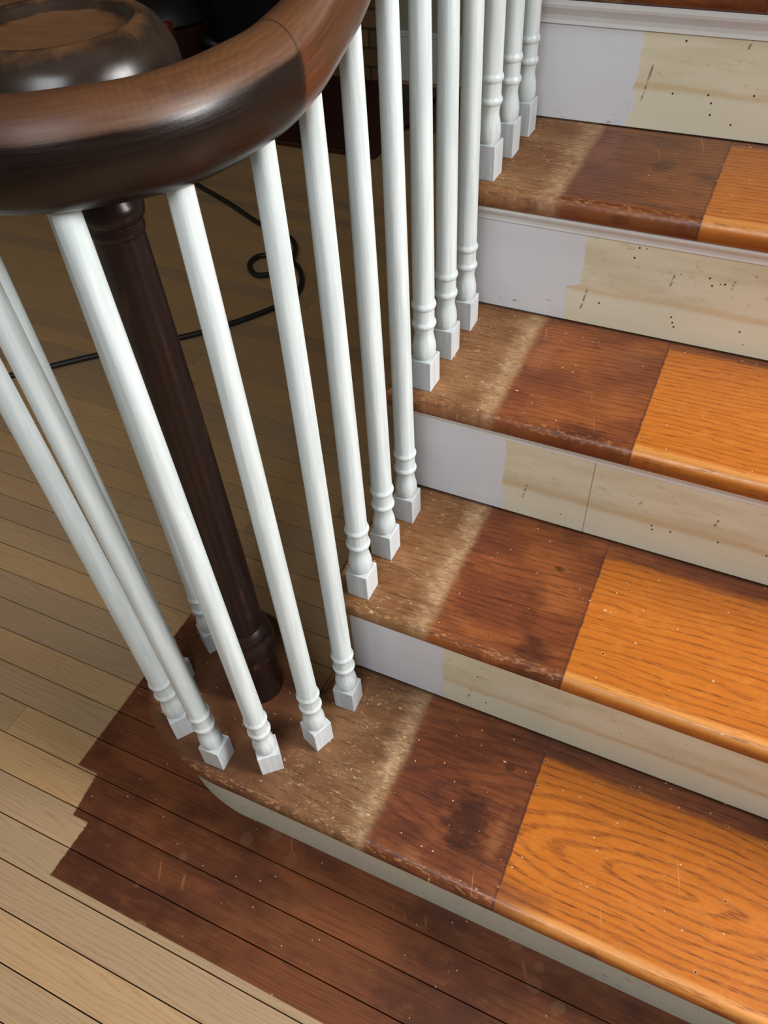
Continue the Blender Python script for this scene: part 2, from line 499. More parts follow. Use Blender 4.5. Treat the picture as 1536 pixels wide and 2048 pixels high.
# ------------------------------------------------------------------ mesh helpers
def obj(name, bm, mat, parent=None, smooth=False, angle=None):
    me = bpy.data.meshes.new(name)
    bmesh.ops.recalc_face_normals(bm, faces=bm.faces)
    bm.to_mesh(me)
    bm.free()
    me.materials.append(mat)
    if smooth:
        for p in me.polygons:
            p.use_smooth = True
        if angle:
            me.set_sharp_from_angle(angle=math.radians(angle))
        for p in me.polygons:
            if p.area > 0.004 and (len(p.vertices) > 4 or abs(p.normal.z) > 0.99):
                p.use_smooth = False
    o = bpy.data.objects.new(name, me)
    COL.objects.link(o)
    if parent is not None:
        o.parent = parent
        o.location = -parent_world(parent)
    return o


def parent_world(p):
    v = Vector(p.location)
    while p.parent is not None:
        p = p.parent
        v = v + Vector(p.location)
    return v


def copy_obj(src, name, loc, parent, rz=0.0, scale=None):
    o = bpy.data.objects.new(name, src.data)
    COL.objects.link(o)
    o.parent = parent
    o.location = Vector(loc) - parent_world(parent)
    o.rotation_euler = (0, 0, rz)
    if scale:
        o.scale = scale
    return o


def tag(o, label, cat=None, group=None, kind=None):
    o['label'] = label
    if cat:
        o['category'] = cat
    if group:
        o['group'] = group
    if kind:
        o['kind'] = kind
    return o


def empty(name, loc):
    o = bpy.data.objects.new(name, None)
    COL.objects.link(o)
    o.location = loc
    o.empty_display_size = 0.1
    return o


def box(bm, x0, x1, y0, y1, z0, z1, bev=0.0, seg=1):
    r = bmesh.ops.create_cube(bm, size=1.0)
    vs = r['verts']
    for v in vs:
        v.co = Vector(((x0 + x1) / 2 + v.co.x * (x1 - x0), (y0 + y1) / 2 + v.co.y * (y1 - y0), (z0 + z1) / 2 + v.co.z * (z1 - z0)))
    if bev > 0:
        es = list({e for v in vs for e in v.link_edges})
        bmesh.ops.bevel(bm, geom=es, offset=bev, segments=seg, profile=0.5, affect='EDGES')
    return bm


def lathe(bm, prof, seg=28, cx=0.0, cy=0.0, attr=None):
    lay = bm.verts.layers.float.get('prof') or bm.verts.layers.float.new('prof')
    rings = []
    for k, (r, z) in enumerate(prof):
        a = attr[k] if attr else 0.0
        if r < 1e-6:
            v = bm.verts.new((cx, cy, z))
            v[lay] = a
            rings.append([v])
        else:
            ring = []
            for j in range(seg):
                t = 2 * math.pi * j / seg
                v = bm.verts.new((cx + r * math.cos(t), cy + r * math.sin(t), z))
                v[lay] = a
                ring.append(v)
            rings.append(ring)
    for a, b in zip(rings, rings[1:]):
        for j in range(seg):
            k = (j + 1) % seg
            if len(a) == 1 and len(b) == 1:
                continue
            if len(a) == 1:
                bm.faces.new((a[0], b[j], b[k]))
            elif len(b) == 1:
                bm.faces.new((a[j], a[k], b[0]))
            else:
                bm.faces.new((a[j], a[k], b[k], b[j]))
    for ring in (rings[0], rings[-1]):
        if len(ring) > 1:
            bm.faces.new(ring)
    return bm


def catmull(pts, n=8, closed=False):
    out = []
    P = [Vector(p) for p in pts]
    m = len(P)
    rng = range(m) if closed else range(m - 1)
    for i in rng:
        p0 = P[(i - 1) % m] if closed or i > 0 else P[0] * 2 - P[1]
        p1 = P[i]
        p2 = P[(i + 1) % m]
        p3 = P[(i + 2) % m] if closed or i + 2 < m else P[m - 1] * 2 - P[m - 2]
        for k in range(n):
            t = k / n
            out.append(0.5 * ((2 * p1) + (p2 - p0) * t + (2 * p0 - 5 * p1 + 4 * p2 - p3) * t * t + (3 * p1 - p0 - 3 * p2 + p3) * t ** 3))
    if not closed:
        out.append(P[-1])
    return out


def inset(poly, d):
    """poly CCW list of 2D vectors -> moved inwards by d with mitred corners"""
    n = len(poly)
    res = []
    for i in range(n):
        a, b, c = poly[i - 1], poly[i], poly[(i + 1) % n]
        e1 = (b - a).normalized()
        e2 = (c - b).normalized()
        n1 = Vector((-e1.y, e1.x))
        n2 = Vector((-e2.y, e2.x))
        m = (n1 + n2)
        if m.length < 1e-6:
            m = n1
        m.normalize()
        k = max(0.35, m.dot(n1))
        res.append(b + m * (d / k))
    return res


def rounded_slab(bm, poly, ztop, thick, steps=10):
    r = thick / 2
    loops = []
    for s in range(steps + 1):
        th = math.pi / 2 - math.pi * s / steps
        d = r * (1 - math.cos(th)) * 0.85
        z = ztop - r + r * math.sin(th)
        loops.append([bm.verts.new((p.x, p.y, z)) for p in inset(poly, d)])
    n = len(poly)
    for a, b in zip(loops, loops[1:]):
        for i in range(n):
            j = (i + 1) % n
            bm.faces.new((a[i], b[i], b[j], a[j]))
    bm.faces.new(loops[0])
    bm.faces.new(list(reversed(loops[-1])))
    return bm


def prism(bm, poly, z0, z1):
    a = [bm.verts.new((p[0], p[1], z0)) for p in poly]
    b = [bm.verts.new((p[0], p[1], z1)) for p in poly]
    n = len(poly)
    for i in range(n):
        j = (i + 1) % n
        bm.faces.new((a[i], a[j], b[j], b[i]))
    bm.faces.new(b)
    bm.faces.new(list(reversed(a)))
    return bm


def tube(bm, pts, rad, seg=10):
    P = [Vector(p) for p in pts]
    rings = []
    for i, p in enumerate(P):
        t = (P[min(i + 1, len(P) - 1)] - P[max(i - 1, 0)]).normalized()
        u = t.cross(Vector((0, 0, 1)))
        if u.length < 1e-4:
            u = Vector((1, 0, 0))
        u.normalize()
        v = u.cross(t)
        rings.append([bm.verts.new(p + (u * math.cos(2 * math.pi * k / seg) + v * math.sin(2 * math.pi * k / seg)) * rad) for k in range(seg)])
    for a, b in zip(rings, rings[1:]):
        for k in range(seg):
            j = (k + 1) % seg
            bm.faces.new((a[k], a[j], b[j], b[k]))
    bm.faces.new(rings[0])
    bm.faces.new(list(reversed(rings[-1])))
    return bm


# ------------------------------------------------------------------ setting
MAT_WALL = plain('wall_paint', (150, 150, 132), (160, 160, 142), 0.7, 30)
MAT_CEIL = plain('ceiling_paint', (214, 212, 206), (222, 220, 214), 0.8, 30)
MAT_BASE = plain('baseboard_paint', (206, 208, 214), (216, 218, 222), 0.4, 30)
MAT_DARKGAP = plain('subfloor_dark', (30, 20, 12), (44, 30, 18), 0.9, 30)
XL, XR, YF, YB, ZC = -3.2, 0.98, -2.6, 2.76, 2.55
XE = 2.3           # the hall goes on past the stair on this side

bm = bmesh.new()
box(bm, XL, XE, YF, YB, ZF - 0.10, ZF - 0.012)
floor = obj('floor', bm, MAT_DARKGAP)
tag(floor, 'oak strip floor, sanded pale with a dark unsanded patch round the stair foot', kind='structure')

bm = bmesh.new()
box(bm, XL, XR + 0.12, YB, YB + 0.12, ZF - 0.10, ZC)
tag(obj('wall_back', bm, MAT_WALL), 'grey-green painted back wall beside the brick fireplace', kind='structure')
bm = bmesh.new()
box(bm, XL - 0.12, XL, YF, YB + 0.12, ZF - 0.10, ZC)
tag(obj('wall_left', bm, MAT_WALL), 'grey-green painted side wall of the room', kind='structure')
bm = bmesh.new()
box(bm, XR, XR + 0.12, 0.52, YB, ZF, ZC)  # unseen wall, its near end set to half-shade the upper treads
tag(obj('wall_right', bm, MAT_CEIL), 'unseen off-white wall along the closed side of the stair, shading its upper treads', kind='structure')
bm = bmesh.new()
box(bm, XL - 0.12, -0.25, YF - 0.12, YF, ZF - 0.10, ZC)  # out-of-view wall added to cut the light on the back floor
tag(obj('wall_front_added', bm, MAT_WALL), 'unseen grey-green front wall, added to hold light off the back floor', kind='structure')
bm = bmesh.new()
box(bm, XL - 0.12, XR + 0.12, YF, YB + 0.12, ZC, ZC + 0.1)
tag(obj('ceiling', bm, MAT_CEIL), 'off-white plaster ceiling of the room', kind='structure')

FPX0 = -1.20      # right edge of the fireplace breast
bm = bmesh.new()
box(bm, FPX0 + 0.002, XR, YB - 0.018, YB, ZF, ZF + 0.165)
box(bm, FPX0 + 0.002, XR, YB - 0.014, YB, ZF + 0.165, ZF + 0.187, 0.004, 2)
tag(obj('baseboard_back', bm, MAT_BASE), 'white painted baseboard with a moulded top', kind='structure')

# floor boards
MAT_FLOOR = floor_mat()
PW = 0.0556
LEN0 = 1.0
bm = bmesh.new()
box(bm, 0, LEN0, 0, PW - 0.0015, -0.012, 0, 0.0004, 1)
proto = None
pos0 = -0.3196
row = -26
while True:
    y = pos0 + row * PW
    if y > YB - PW:
        break
    rs = random.Random(row * 31 + 5)
    cuts = []
    x = -0.56 if row == 1 else -2.9 + rs.uniform(0, 1.1)
    xs = [XL + 0.002]
    if row == 1:
        xs += [-1.75, -0.56, 0.75]
    elif -6 <= row <= 4:
        xs += [-2.1 + rs.uniform(0, 0.5), -0.95 + rs.uniform(-0.3, 0.25), 0.72 + rs.uniform(0, 0.15)]
    else:
        while x < XE - 0.4:
            xs.append(x)
            x += rs.uniform(1.5, 2.1)
    xs.append(XE - 0.002)
    for a, b in zip(xs, xs[1:]):
        if b - a < 0.05:
            continue
        if proto is None:
            proto = obj('floor_board', bm, MAT_FLOOR, floor)
            o = proto
        else:
            o = bpy.data.objects.new('floor_board', proto.data)
            COL.objects.link(o)
            o.parent = floor
        o.location = (a + 0.0005, y, ZF)
        o.scale = ((b - a - 0.001) / LEN0, 1, 1)
    row += 1

# ------------------------------------------------------------------ staircase
stair = empty('staircase', (0.45, -T, ZF))
tag(stair, 'oak staircase with painted risers, worn treads and a rounded bottom step', 'staircase')

tp = {
    1: dict(x0=0.50, yc=-0.135, kx=0.20, freq=82.0, extra=dict(
        frontred=True, blotch=[(0.245, -0.160, 0.045, 0.055, 0.75), (0.27, -0.065, 0.010, 0.008, 0.6), (0.16, -0.21, 0.05, 0.03, 0.35)],
        pale=[(0.285, -0.165, 0.012, 0.05, 0.5), (0.19, -0.226, 0.022, 0.012, 0.5)],
        holes=[(0.177, -0.026), (0.312, -0.075), (0.546, -0.217), (0.565, -0.124), (0.312, -0.036), (0.43, -0.026), (0.44, -0.027), (0.50, -0.034), (0.553, -0.030), (0.60, -0.034)])),
    2: dict(x0=-0.35, yc=0.34, kx=0.16, freq=95.0, extra=dict(
        blotch=[(0.262, -0.222, 0.030, 0.03, 0.6), (0.257, -0.076, 0.010, 0.006, 0.7), (0.24, -0.15, 0.02, 0.06, 0.25)],
        pale=[(0.27, -0.235, 0.05, 0.008, 0.35)],
        holes=[(0.425, -0.031), (0.352, -0.076), (0.345, -0.187)])),
    3: dict(x0=1.1, yc=-0.42, kx=0.12, freq=120.0, extra=dict(
        blotch=[(0.24, -0.23, 0.045, 0.02, 0.45)],
        pale=[(0.15, -0.10, 0.018, 0.05, 0.35), (0.27, -0.06, 0.03, 0.03, 0.4)],
        holes=[(0.314, -0.215)])),
    4: dict(x0=-0.6, yc=0.30, kx=0.10, freq=110.0, extra=dict(
        blotch=[(0.235, -0.11, 0.020, 0.03, 0.5), (0.25, -0.225, 0.03, 0.012, 0.4)], pale=[], holes=[])),
    5: dict(x0=0.7, yc=0.40, kx=0.10, freq=110.0, extra=dict()),
    6: dict(x0=0.2, yc=0.40, kx=0.10, freq=110.0, extra=dict()),
}
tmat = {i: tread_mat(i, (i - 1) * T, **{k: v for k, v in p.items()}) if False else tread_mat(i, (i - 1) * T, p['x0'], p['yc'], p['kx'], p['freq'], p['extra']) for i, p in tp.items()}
# tread 1 lies with its back at Y=0
curl = [(-0.006, 0.004), (-0.020, -0.010), (-0.026, -0.036), (-0.030, -0.062), (-0.060, -0.045), (-0.102, -0.006), (-0.150, 0.028), (-0.198, 0.036),
        (-0.243, 0.010), (-0.273, -0.034), (-0.289, -0.075), (-0.294, -0.110), (-0.287, -0.145), (-0.269, -0.174), (-0.242, -0.201), (-0.190, -0.229), (-0.125, -0.2440), (-0.06, -T - N)]
cp = [Vector(p) for p in catmull(curl, 6)]
poly1 = cp + [Vector((W, -T - N)), Vector((W, 0.010)), Vector((0.02, 0.010))]
# make counter clockwise
def ccw(poly):
    s = sum(poly[i - 1].x * poly[i].y - poly[i].x * poly[i - 1].y for i in range(len(poly)))
    return poly if s > 0 else list(reversed(poly))


poly1 = ccw(poly1)
bm = bmesh.new()
rounded_slab(bm, poly1, 0.0, H)
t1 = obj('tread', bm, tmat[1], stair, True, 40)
t1['label'] = 'bottom tread with a rounded scroll end under the newel post'
tread_lab = {2: 'second tread, worn at the left with bright orange oak at the right',
             3: 'third tread, dark red old finish beside orange oak',
             4: 'fourth tread with a seam by the last baluster'}
for i in range(2, NSTEP + 1):
    y0 = (i - 2) * T
    c = 0.010
    p = [Vector((-TIP, y0 - N)), Vector((W, y0 - N)), Vector((W, y0 + T + 0.010)), Vector((-TIP, y0 + T + 0.010))]
    bm = bmesh.new()
    rounded_slab(bm, ccw(p), (i - 1) * R, H)
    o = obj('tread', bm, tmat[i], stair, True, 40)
    if i in tread_lab:
        o['label'] = tread_lab[i]

rx = {
    2: (0.143, dict(wob=0.012, holes=[(0.21, 0.03), (0.195, 0.09)], nicks=[(0.185, 0.038, 0.016)])),
    3: (0.144, dict(wob=0.014, seam=0.267, holes=[(0.355, 0.052), (0.357, 0.045), (0.38, 0.05), (0.44, 0.055), (0.50, 0.055)],
                    nicks=[(0.178, 0.050, 0.014), (0.335, 0.09, 0.006), (0.43, 0.088, 0.008)])),
    4: (0.151, dict(wob=0.010, step=True, holes=[(0.20, 0.038), (0.30, 0.038), (0.303, 0.030), (0.306, 0.024), (0.39, 0.036), (0.24, 0.13), (0.236, 0.115), (0.335, 0.105), (0.34, 0.095), (0.355, 0.10)],
                    nicks=[(0.178, 0.040, 0.018), (0.290, 0.092, 0.010), (0.365, 0.10, 0.008)])),
    5: (0.161, dict(wob=0.030, holes=[(0.222, 0.13), (0.219, 0.118), (0.285, 0.135), (0.215, 0.052), (0.262, 0.055), (0.268, 0.045), (0.27, 0.03), (0.30, 0.02), (0.32, 0.06)],
                    nicks=[(0.178, 0.062, 0.026), (0.30, 0.125, 0.012)])),
    6: (0.16, dict(wob=0.02)),
}
rlab = {2: 'riser between the first and second treads, white at the left then cream',
        3: 'riser with a vertical crack line in its cream part',
        4: 'riser with a stepped edge of white paint over cream',
        5: 'tall top riser with a ragged edge of white paint over cream'}
for i, (bx, ex) in rx.items():
    y = (i - 2) * T
    bm = bmesh.new()
    box(bm, 0.0, W, y, y + 0.018, (i - 2) * R + 0.0006, (i - 1) * R - H + 0.002, 0.001, 1)
    o = obj('riser', bm, riser_mat(i, y, bx, ex), stair)
    if i in rlab:
        o['label'] = rlab[i]
# bottom riser follows the scroll
g = NT('riser_paint_bottom')
X, Y, Z = g.xyz()
n1 = g.noise(g.vec(g.mul(X, 8.0), g.mul(Y, 8.0), g.mul(Z, 40.0)), 1.0, 4.0, 0.6)
n3 = g.noise(g.vec(g.mul(X, 60.0), g.mul(Y, 60.0), g.mul(Z, 120.0)), 1.0, 4.0, 0.6)
c = g.mix(n1, srgb(196, 192, 172), srgb(214, 210, 192))
c = g.mix(g.mul(g.ss(n3, 0.62, 0.70), 0.5), c, srgb(120, 112, 92))
R1MAT = g.out(c, 0.45, 0.4)
bm = bmesh.new()
fr = [Vector(p) for p in inset(poly1, N)]
fr2 = [v for v in fr]
prism(bm, [(v.x, v.y) for v in fr2], ZF, -H + 0.001)
o = obj('riser', bm, R1MAT, stair, True, 40)
o['label'] = 'low cream bottom riser curving under the scroll step'

MAT_TRIM = plain('trim_white_gloss', (214, 213, 210), (224, 223, 220), 0.35, 40)
for i in range(2, NSTEP + 1):
    y = (i - 2) * T
    zt = (i - 1) * R - H
    prof = [(0, 0), (-0.014, 0), (-0.014, -0.006), (-0.0125, -0.010), (-0.009, -0.015), (-0.006, -0.020), (-0.0045, -0.026), (-0.0045, -0.031), (0, -0.031)]
    if i < 3:
        prof = [(a * 0.45, b * 0.4) for a, b in prof]
    elif i == 4:
        prof = [(a * 0.9, b * 0.68) for a, b in prof]
    elif i == 3:
        prof = [(a * 0.8, b * 0.6) for a, b in prof]
    bm = bmesh.new()
    x0 = -0.012 if i > 2 else 0.001
    A = [bm.verts.new((x0, y + a, zt + b)) for a, b in prof]
    B = [bm.verts.new((W, y + a, zt + b)) for a, b in prof]
    for k in range(len(prof)):
        j = (k + 1) % len(prof)
        bm.faces.new((A[k], A[j], B[j], B[k]))
    bm.faces.new(A)
    bm.faces.new(list(reversed(B)))
    obj('cove_moulding', bm, MAT_TRIM, stair)

# stringer on the open side, hidden behind the risers from here
bm = bmesh.new()
pts = [(0.02, ZF)]
for i in range(1, NSTEP + 1):
    if i > 1:
        pts.append(((i - 2) * T + 0.019, (i - 1) * R - H))
    else:
        pts.append((0.02, -H))
    pts.append(((i - 1) * T + 0.019, (i - 1) * R - H))
pp = [(0.019, ZF)]
for i in range(2, NSTEP + 1):
    pp.append(((i - 2) * T + 0.019, (i - 1) * R - H))
    pp.append(((i - 1) * T + 0.019, (i - 1) * R - H))
pp.append(((NSTEP - 1) * T + 0.019, ZF))
for xs in ((0.0, 0.03),):
    A = [bm.verts.new((xs[0], a, b)) for a, b in pp]
    B = [bm.verts.new((xs[1], a, b)) for a, b in pp]
    for k in range(len(pp)):
        j = (k + 1) % len(pp)
        bm.faces.new((A[k], A[j], B[j], B[k]))
    bm.faces.new(A)
    bm.faces.new(list(reversed(B)))
obj('stringer', bm, MAT_TRIM, stair)

# ------------------------------------------------------------------ railing
NX, NY = -0.122, -0.087
railing = empty('stair_railing', (NX, NY, 0.0))
tag(railing, 'stair railing of white turned balusters with a dark scrolled handrail and newel', 'railing')

ZR = 0.8125            # underside of the level part of the rail


def rise(y):
    ks = [(-0.09, 0.0), (-0.04, 0.001), (0.0105, 0.008), (0.0853, 0.033), (0.160, 0.078), (0.235, 0.137)]
    if y <= ks[0][0]:
        return 0.0
    if y >= ks[-1][0]:
        return ks[-1][1] + (y - ks[-1][0]) * 0.857
    for (a, fa), (b, fb) in zip(ks, ks[1:]):
        if a <= y <= b:
            t = (y - a) / (b - a)
            return fa + (fb - fa) * t


path = [(XC, 1.16), (XC, 0.95), (XC, 0.70), (XC, 0.45), (XC, 0.30), (XC, 0.20), (XC, 0.12), (XC, 0.06), (0.0200, 0.005), (0.0163, -0.054), (-0.001, -0.136), (-0.050, -0.196), (-0.123, -0.216),
        (-0.200, -0.196), (-0.246, -0.140), (-0.246, -0.075), (-0.212, -0.030), (-0.172, -0.010), (-0.14, -0.02)]
P = catmull([Vector((a, b)) for a, b in path], 10)
# smooth heights: moving average of rise()
zs = [rise(p.y) * 1.1 + min(0.004, max(0.0, (0.02 - p.x) * 0.06)) if k < 130 and p.x > -0.02 else 0.004 for k, p in enumerate(P)]
for _ in range(6):
    zs = [zs[0]] + [(zs[k - 1] + zs[k] * 2 + zs[k + 1]) / 4 for k in range(1, len(zs) - 1)] + [zs[-1]]
seam_k = min(range(len(P)), key=lambda k: (P[k] - Vector((0.0205, -0.030))).length)
# cross-section: (offset, height); flat bottom, full sides, rounded top
sec = []
hw, hh = 1.0, 0.0716
for k in range(28):
    t = 2 * math.pi * k / 28
    cx_, sz_ = math.cos(t), math.sin(t)
    ex = 2.0 / 2.15
    ox = math.copysign(abs(cx_) ** ex, cx_) * hw
    oz = math.copysign(abs(sz_) ** ex, sz_)
    if sz_ < 0:
        z = 0.037 + oz * 0.037
    else:
        z = 0.037 + oz * (hh - 0.037)
    sec.append((ox, z))
bm = bmesh.new()
la = bm.verts.layers.float.new('along')
lp = bm.verts.layers.float.new('prof')
rings = []
s = 0.0
ss_ = [0.0]
for k in range(1, len(P)):
    ss_.append(ss_[-1] + (P[k] - P[k - 1]).length)
for k, p in enumerate(P):
    t = (P[min(k + 1, len(P) - 1)] - P[max(k - 1, 0)]).normalized()
    n = Vector((-t.y, t.x))
    sc = 0.0275 - 0.0065 * min(1.0, max(0.0, (p.y + 0.08) / 0.14)) if p.x > 0.0 else 0.0275
    left = ss_[-1] - ss_[k]
    if left < 0.10:
        sc = 0.0275 * (0.55 + 0.45 * left / 0.10)
    ring = []
    for (ox, z) in sec:
        v = bm.verts.new((p.x + n.x * ox * sc, p.y + n.y * ox * sc, ZR + zs[k] + (z if left > 0.1 else 0.004 + (z - 0.004) * (0.9 + 0.1 * left / 0.1))))
        v[la] = ss_[k] - ss_[seam_k]
        v[lp] = z / hh
        ring.append(v)
    rings.append(ring)
m = len(sec)
for a, b in zip(rings, rings[1:]):
    for k in range(m):
        j = (k + 1) % m
        bm.faces.new((a[k], a[j], b[j], b[k]))
bm.faces.new(rings[0])
bm.faces.new(list(reversed(rings[-1])))
hr = obj('handrail', bm, rail_mat(), railing, True, 60)
hr['label'] = 'dark wooden handrail sweeping into a level scroll, finish rubbed off its top'

# round cap over the newel
CXC, CYC = -0.133, -0.080
rc = 0.088
pf = [(0.0, 0.000), (0.066, 0.000), (0.078, 0.006), (0.085, 0.016), (rc, 0.030), (0.086, 0.046), (0.081, 0.058), (0.074, 0.067), (0.067, 0.0715), (0.061, 0.0715), (0.0575, 0.069), (0.0555, 0.0645), (0.050, 0.0635), (0.030, 0.0640), (0.0, 0.0642)]
at = [0, 0, 0.05, 0.15, 0.3, 0.5, 0.65, 0.76, 0.84, 0.86, 0.7, 0.75, 0.95, 1.0, 1.0]
bm = bmesh.new()
lathe(bm, [(r, ZR + 0.005 + z) for r, z in pf], 64, CXC, CYC, at)
o = obj('volute_cap', bm, cap_mat(), hr, True, 60)
o['label'] = 'round dished end of the scroll above the newel post'

# newel post
MN = newel_mat()
pf = [(0.0305, 0.160), (0.0312, 0.175), (0.0300, 0.30), (0.0270, 0.50), (0.0228, 0.70), (0.0218, 0.7335), (0.0218, 0.738)]
bm = bmesh.new()
lathe(bm, pf, 40, NX, NY)
newel = obj('newel_post', bm, MN, railing, True, 40)
newel['label'] = 'dark round tapering newel post standing on the scroll step'
bm = bmesh.new()
lathe(bm, [(0.0370, 0.0), (0.0370, 0.084), (0.0372, 0.090)], 40, NX, NY)
obj('newel_base', bm, MN, newel, True, 40)
bm = bmesh.new()
lathe(bm, [(0.0360, 0.0905), (0.0390, 0.092), (0.0395, 0.096), (0.0380, 0.100), (0.0375, 0.103), (0.0400, 0.108), (0.0412, 0.117), (0.0410, 0.128), (0.0392, 0.136), (0.0365, 0.139), (0.0362, 0.143), (0.0375, 0.146), (0.0372, 0.152), (0.0345, 0.157), (0.0305, 0.162)], 40, NX, NY)
obj('base_ring', bm, MN, newel, True, 40)
bm = bmesh.new()
lathe(bm, [(0.0218, 0.733), (0.0236, 0.735), (0.0240, 0.739), (0.0225, 0.742), (0.0228, 0.745), (0.0262, 0.748), (0.0276, 0.754), (0.0268, 0.761), (0.0238, 0.765), (0.0230, 0.770), (0.0230, 0.795), (0.028, ZR + 0.001)], 40, NX, NY)
obj('collar', bm, MN, newel, True, 40)

# balusters
MB_ = white_paint('baluster_paint')
MBK = white_paint('baluster_block_paint', (206, 209, 212))
BS, BH = 0.0312, 0.046
bm = bmesh.new()
box(bm, -BS / 2, BS / 2, -BS / 2, BS / 2, 0.0, BH, 0.0010, 2)
block_me = None


def baluster(x, y, z, top, rz, label, lean=(0.0, 0.0)):
    global block_me
    L = top - z
    prof = [(0.0125, BH - 0.0005), (0.0146, BH + 0.002), (0.0153, BH + 0.007), (0.0157, BH + 0.013), (0.0152, BH + 0.020), (0.0138, BH + 0.027), (0.0125, BH + 0.033), (0.0123, BH + 0.037),
            (0.0128, BH + 0.042), (0.0137, BH + 0.046), (0.0139, BH + 0.0468), (0.0152, BH + 0.048), (0.0159, BH + 0.051), (0.0152, BH + 0.054), (0.0139, BH + 0.0553), (0.0136, BH + 0.057),
            (0.0136, BH + 0.072), (0.0139, BH + 0.0735), (0.0152, BH + 0.075), (0.0160, BH + 0.078), (0.0152, BH + 0.081), (0.0141, BH + 0.0825), (0.0137, BH + 0.085)]
    # shaft swells a little then tapers to the rail
    for k in range(1, 9):
        t = k / 8
        prof.append((0.0137 - 0.0036 * t ** 1.1, BH + 0.085 + (L - BH - 0.085) * t))
    bm_ = bmesh.new()
    lathe(bm_, prof, 28)
    for v in bm_.verts:
        t = v.co.z / 0.815
        v.co.x += lean[0] * t
        v.co.y += lean[1] * t
    o_ = obj('baluster', bm_, MB_, railing, True, 35)
    o_.location = Vector((x, y, z)) - parent_world(railing)
    o_['label'] = label
    if block_me is None:
        b_ = obj('base_block', bm, MBK, o_)
        block_me = b_.data
    else:
        b_ = bpy.data.objects.new('base_block', block_me)
        COL.objects.link(b_)
        b_.parent = o_
    b_.location = (0, 0, 0)
    b_.rotation_euler = (0, 0, rz)
    return o_


D = math.radians
ring_b = [(0.0180, -0.0590, D(2), (0, 0), 'white baluster on the scroll step nearest the second riser'),
          (0.0046, -0.1309, D(-21), (-0.0076, -0.005), 'white baluster on the scroll step with its block turned askew'),
          (-0.0400, -0.1905, D(42), (-0.0155, -0.003), 'white baluster at the front of the scroll step, block set diagonally'),
          (-0.1111, -0.2132, D(2), (-0.034, 0), 'white baluster at the front of the scroll step, block set square'),
          (-0.1862, -0.1940, D(54), (-0.037, 0), 'white baluster at the outer curve of the scroll step'),
          (-0.2345, -0.1300, D(8), (-0.0045, -0.004), 'white baluster half hidden behind another on the scroll step'),
          (-0.2250, -0.0520, D(58), (0, 0), 'white baluster in shade on the far side of the scroll step'),
          (-0.1680, -0.0230, D(15), (0, 0), 'white baluster behind the newel post')]
for x, y, a, le, lab in ring_b:
    baluster(x, y, 0.0, ZR + 0.012, a, lab, le)
ordn = {2: 'second', 3: 'third', 4: 'fourth', 5: 'fifth'}
posn = ['nearest the nosing', 'in the middle', 'nearest the riser']
Y0, SP = -0.00495 + BS / 2, 0.0748
for i in range(2, 6):
    for k in range(3):
        y = (i - 2) * T + Y0 + k * SP
        baluster(XC, y, (i - 1) * R, ZR + rise(y) + 0.014, D(random.uniform(-1.5, 1.5)), 'white baluster on the %s tread, %s' % (ordn[i], posn[k]))

# ------------------------------------------------------------------ fireplace
fire = empty('brick_fireplace', (-1.8, YB - 0.05, ZF))
tag(fire, 'brown brick fireplace with a dark opening at the back of the room', 'fireplace')
MBR = brick_mat()
MMO = plain('dark_mortar', (58, 54, 48), (74, 68, 60), 0.9, 60)
MFIREBOX = plain('firebox_black', (10, 8, 7), (18, 14, 12), 0.95, 40)
FY = YB - 0.09
FXL = -2.75
OX0, OX1, OZ = -2.42, -1.46, 0.62
HT = 1.25
bm = bmesh.new()
box(bm, FXL, OX0 - 0.004, FY + 0.006, YB - 0.002, ZF, HT)
box(bm, OX1 + 0.004, FPX0 - 0.004, FY + 0.006, YB - 0.002, ZF, HT)
box(bm, OX0 - 0.004, OX1 + 0.004, FY + 0.006, YB - 0.002, OZ, HT)
obj('mortar_backing', bm, MMO, fire)
bm = bmesh.new()
box(bm, OX0 - 0.004, OX1 + 0.004, YB - 0.012, YB - 0.002, ZF, OZ)  # plain black panel at the back of the opening
obj('firebox', bm, MFIREBOX, fire)
bm = bmesh.new()
BL, BHH = 0.205, 0.060
box(bm, -0.5, 0.5, 0.0, 1.0, 0.0, 1.0, 0.0)
bp_ = None
CH = 0.0705
z = ZF
row = 0
while z < HT - 0.03:
    x = FXL - (0.1075 if row % 2 else 0.0)
    while x < FPX0 - 0.01:
        a, b = max(x, FXL), min(x + BL, FPX0)
        segs = []
        if z < OZ - 0.01:
            if a < OX0:
                segs.append((a, min(b, OX0)))
            if b > OX1:
                segs.append((max(a, OX1), b))
        else:
            segs.append((a, b))
        for (a2, b2) in segs:
            if b2 - a2 < 0.02:
                continue
            if bp_ is None:
                bp_ = obj('brick', bm, MBR, fire)
                o = bp_
            else:
                o = bpy.data.objects.new('brick', bp_.data)
                COL.objects.link(o)
                o.parent = fire
            o.location = Vector(((a2 + b2) / 2, FY - random.uniform(0, 0.003), z)) - parent_world(fire)
            o.scale = (b2 - a2, 0.05, BHH)
        x += BL + 0.010
    z += CH
    row += 1
MH = plain('dark_red_hearth', (46, 18, 12), (66, 28, 18), 0.5, 14)
bm = bmesh.new()
box(bm, FXL, -0.955, 2.035, FY - 0.004, ZF + 0.0005, ZF + 0.016, 0.003, 1)
hs = obj('hearth_slab', bm, MH, fire)
bm = bmesh.new()
box(bm, FXL, -0.945, 2.0, 2.033, ZF + 0.0005, ZF + 0.018, 0.003, 1)
box(bm, -0.953, -0.92, 2.0, FY - 0.004, ZF + 0.0005, ZF + 0.018, 0.003, 1)
obj('hearth_border', bm, MH, fire)

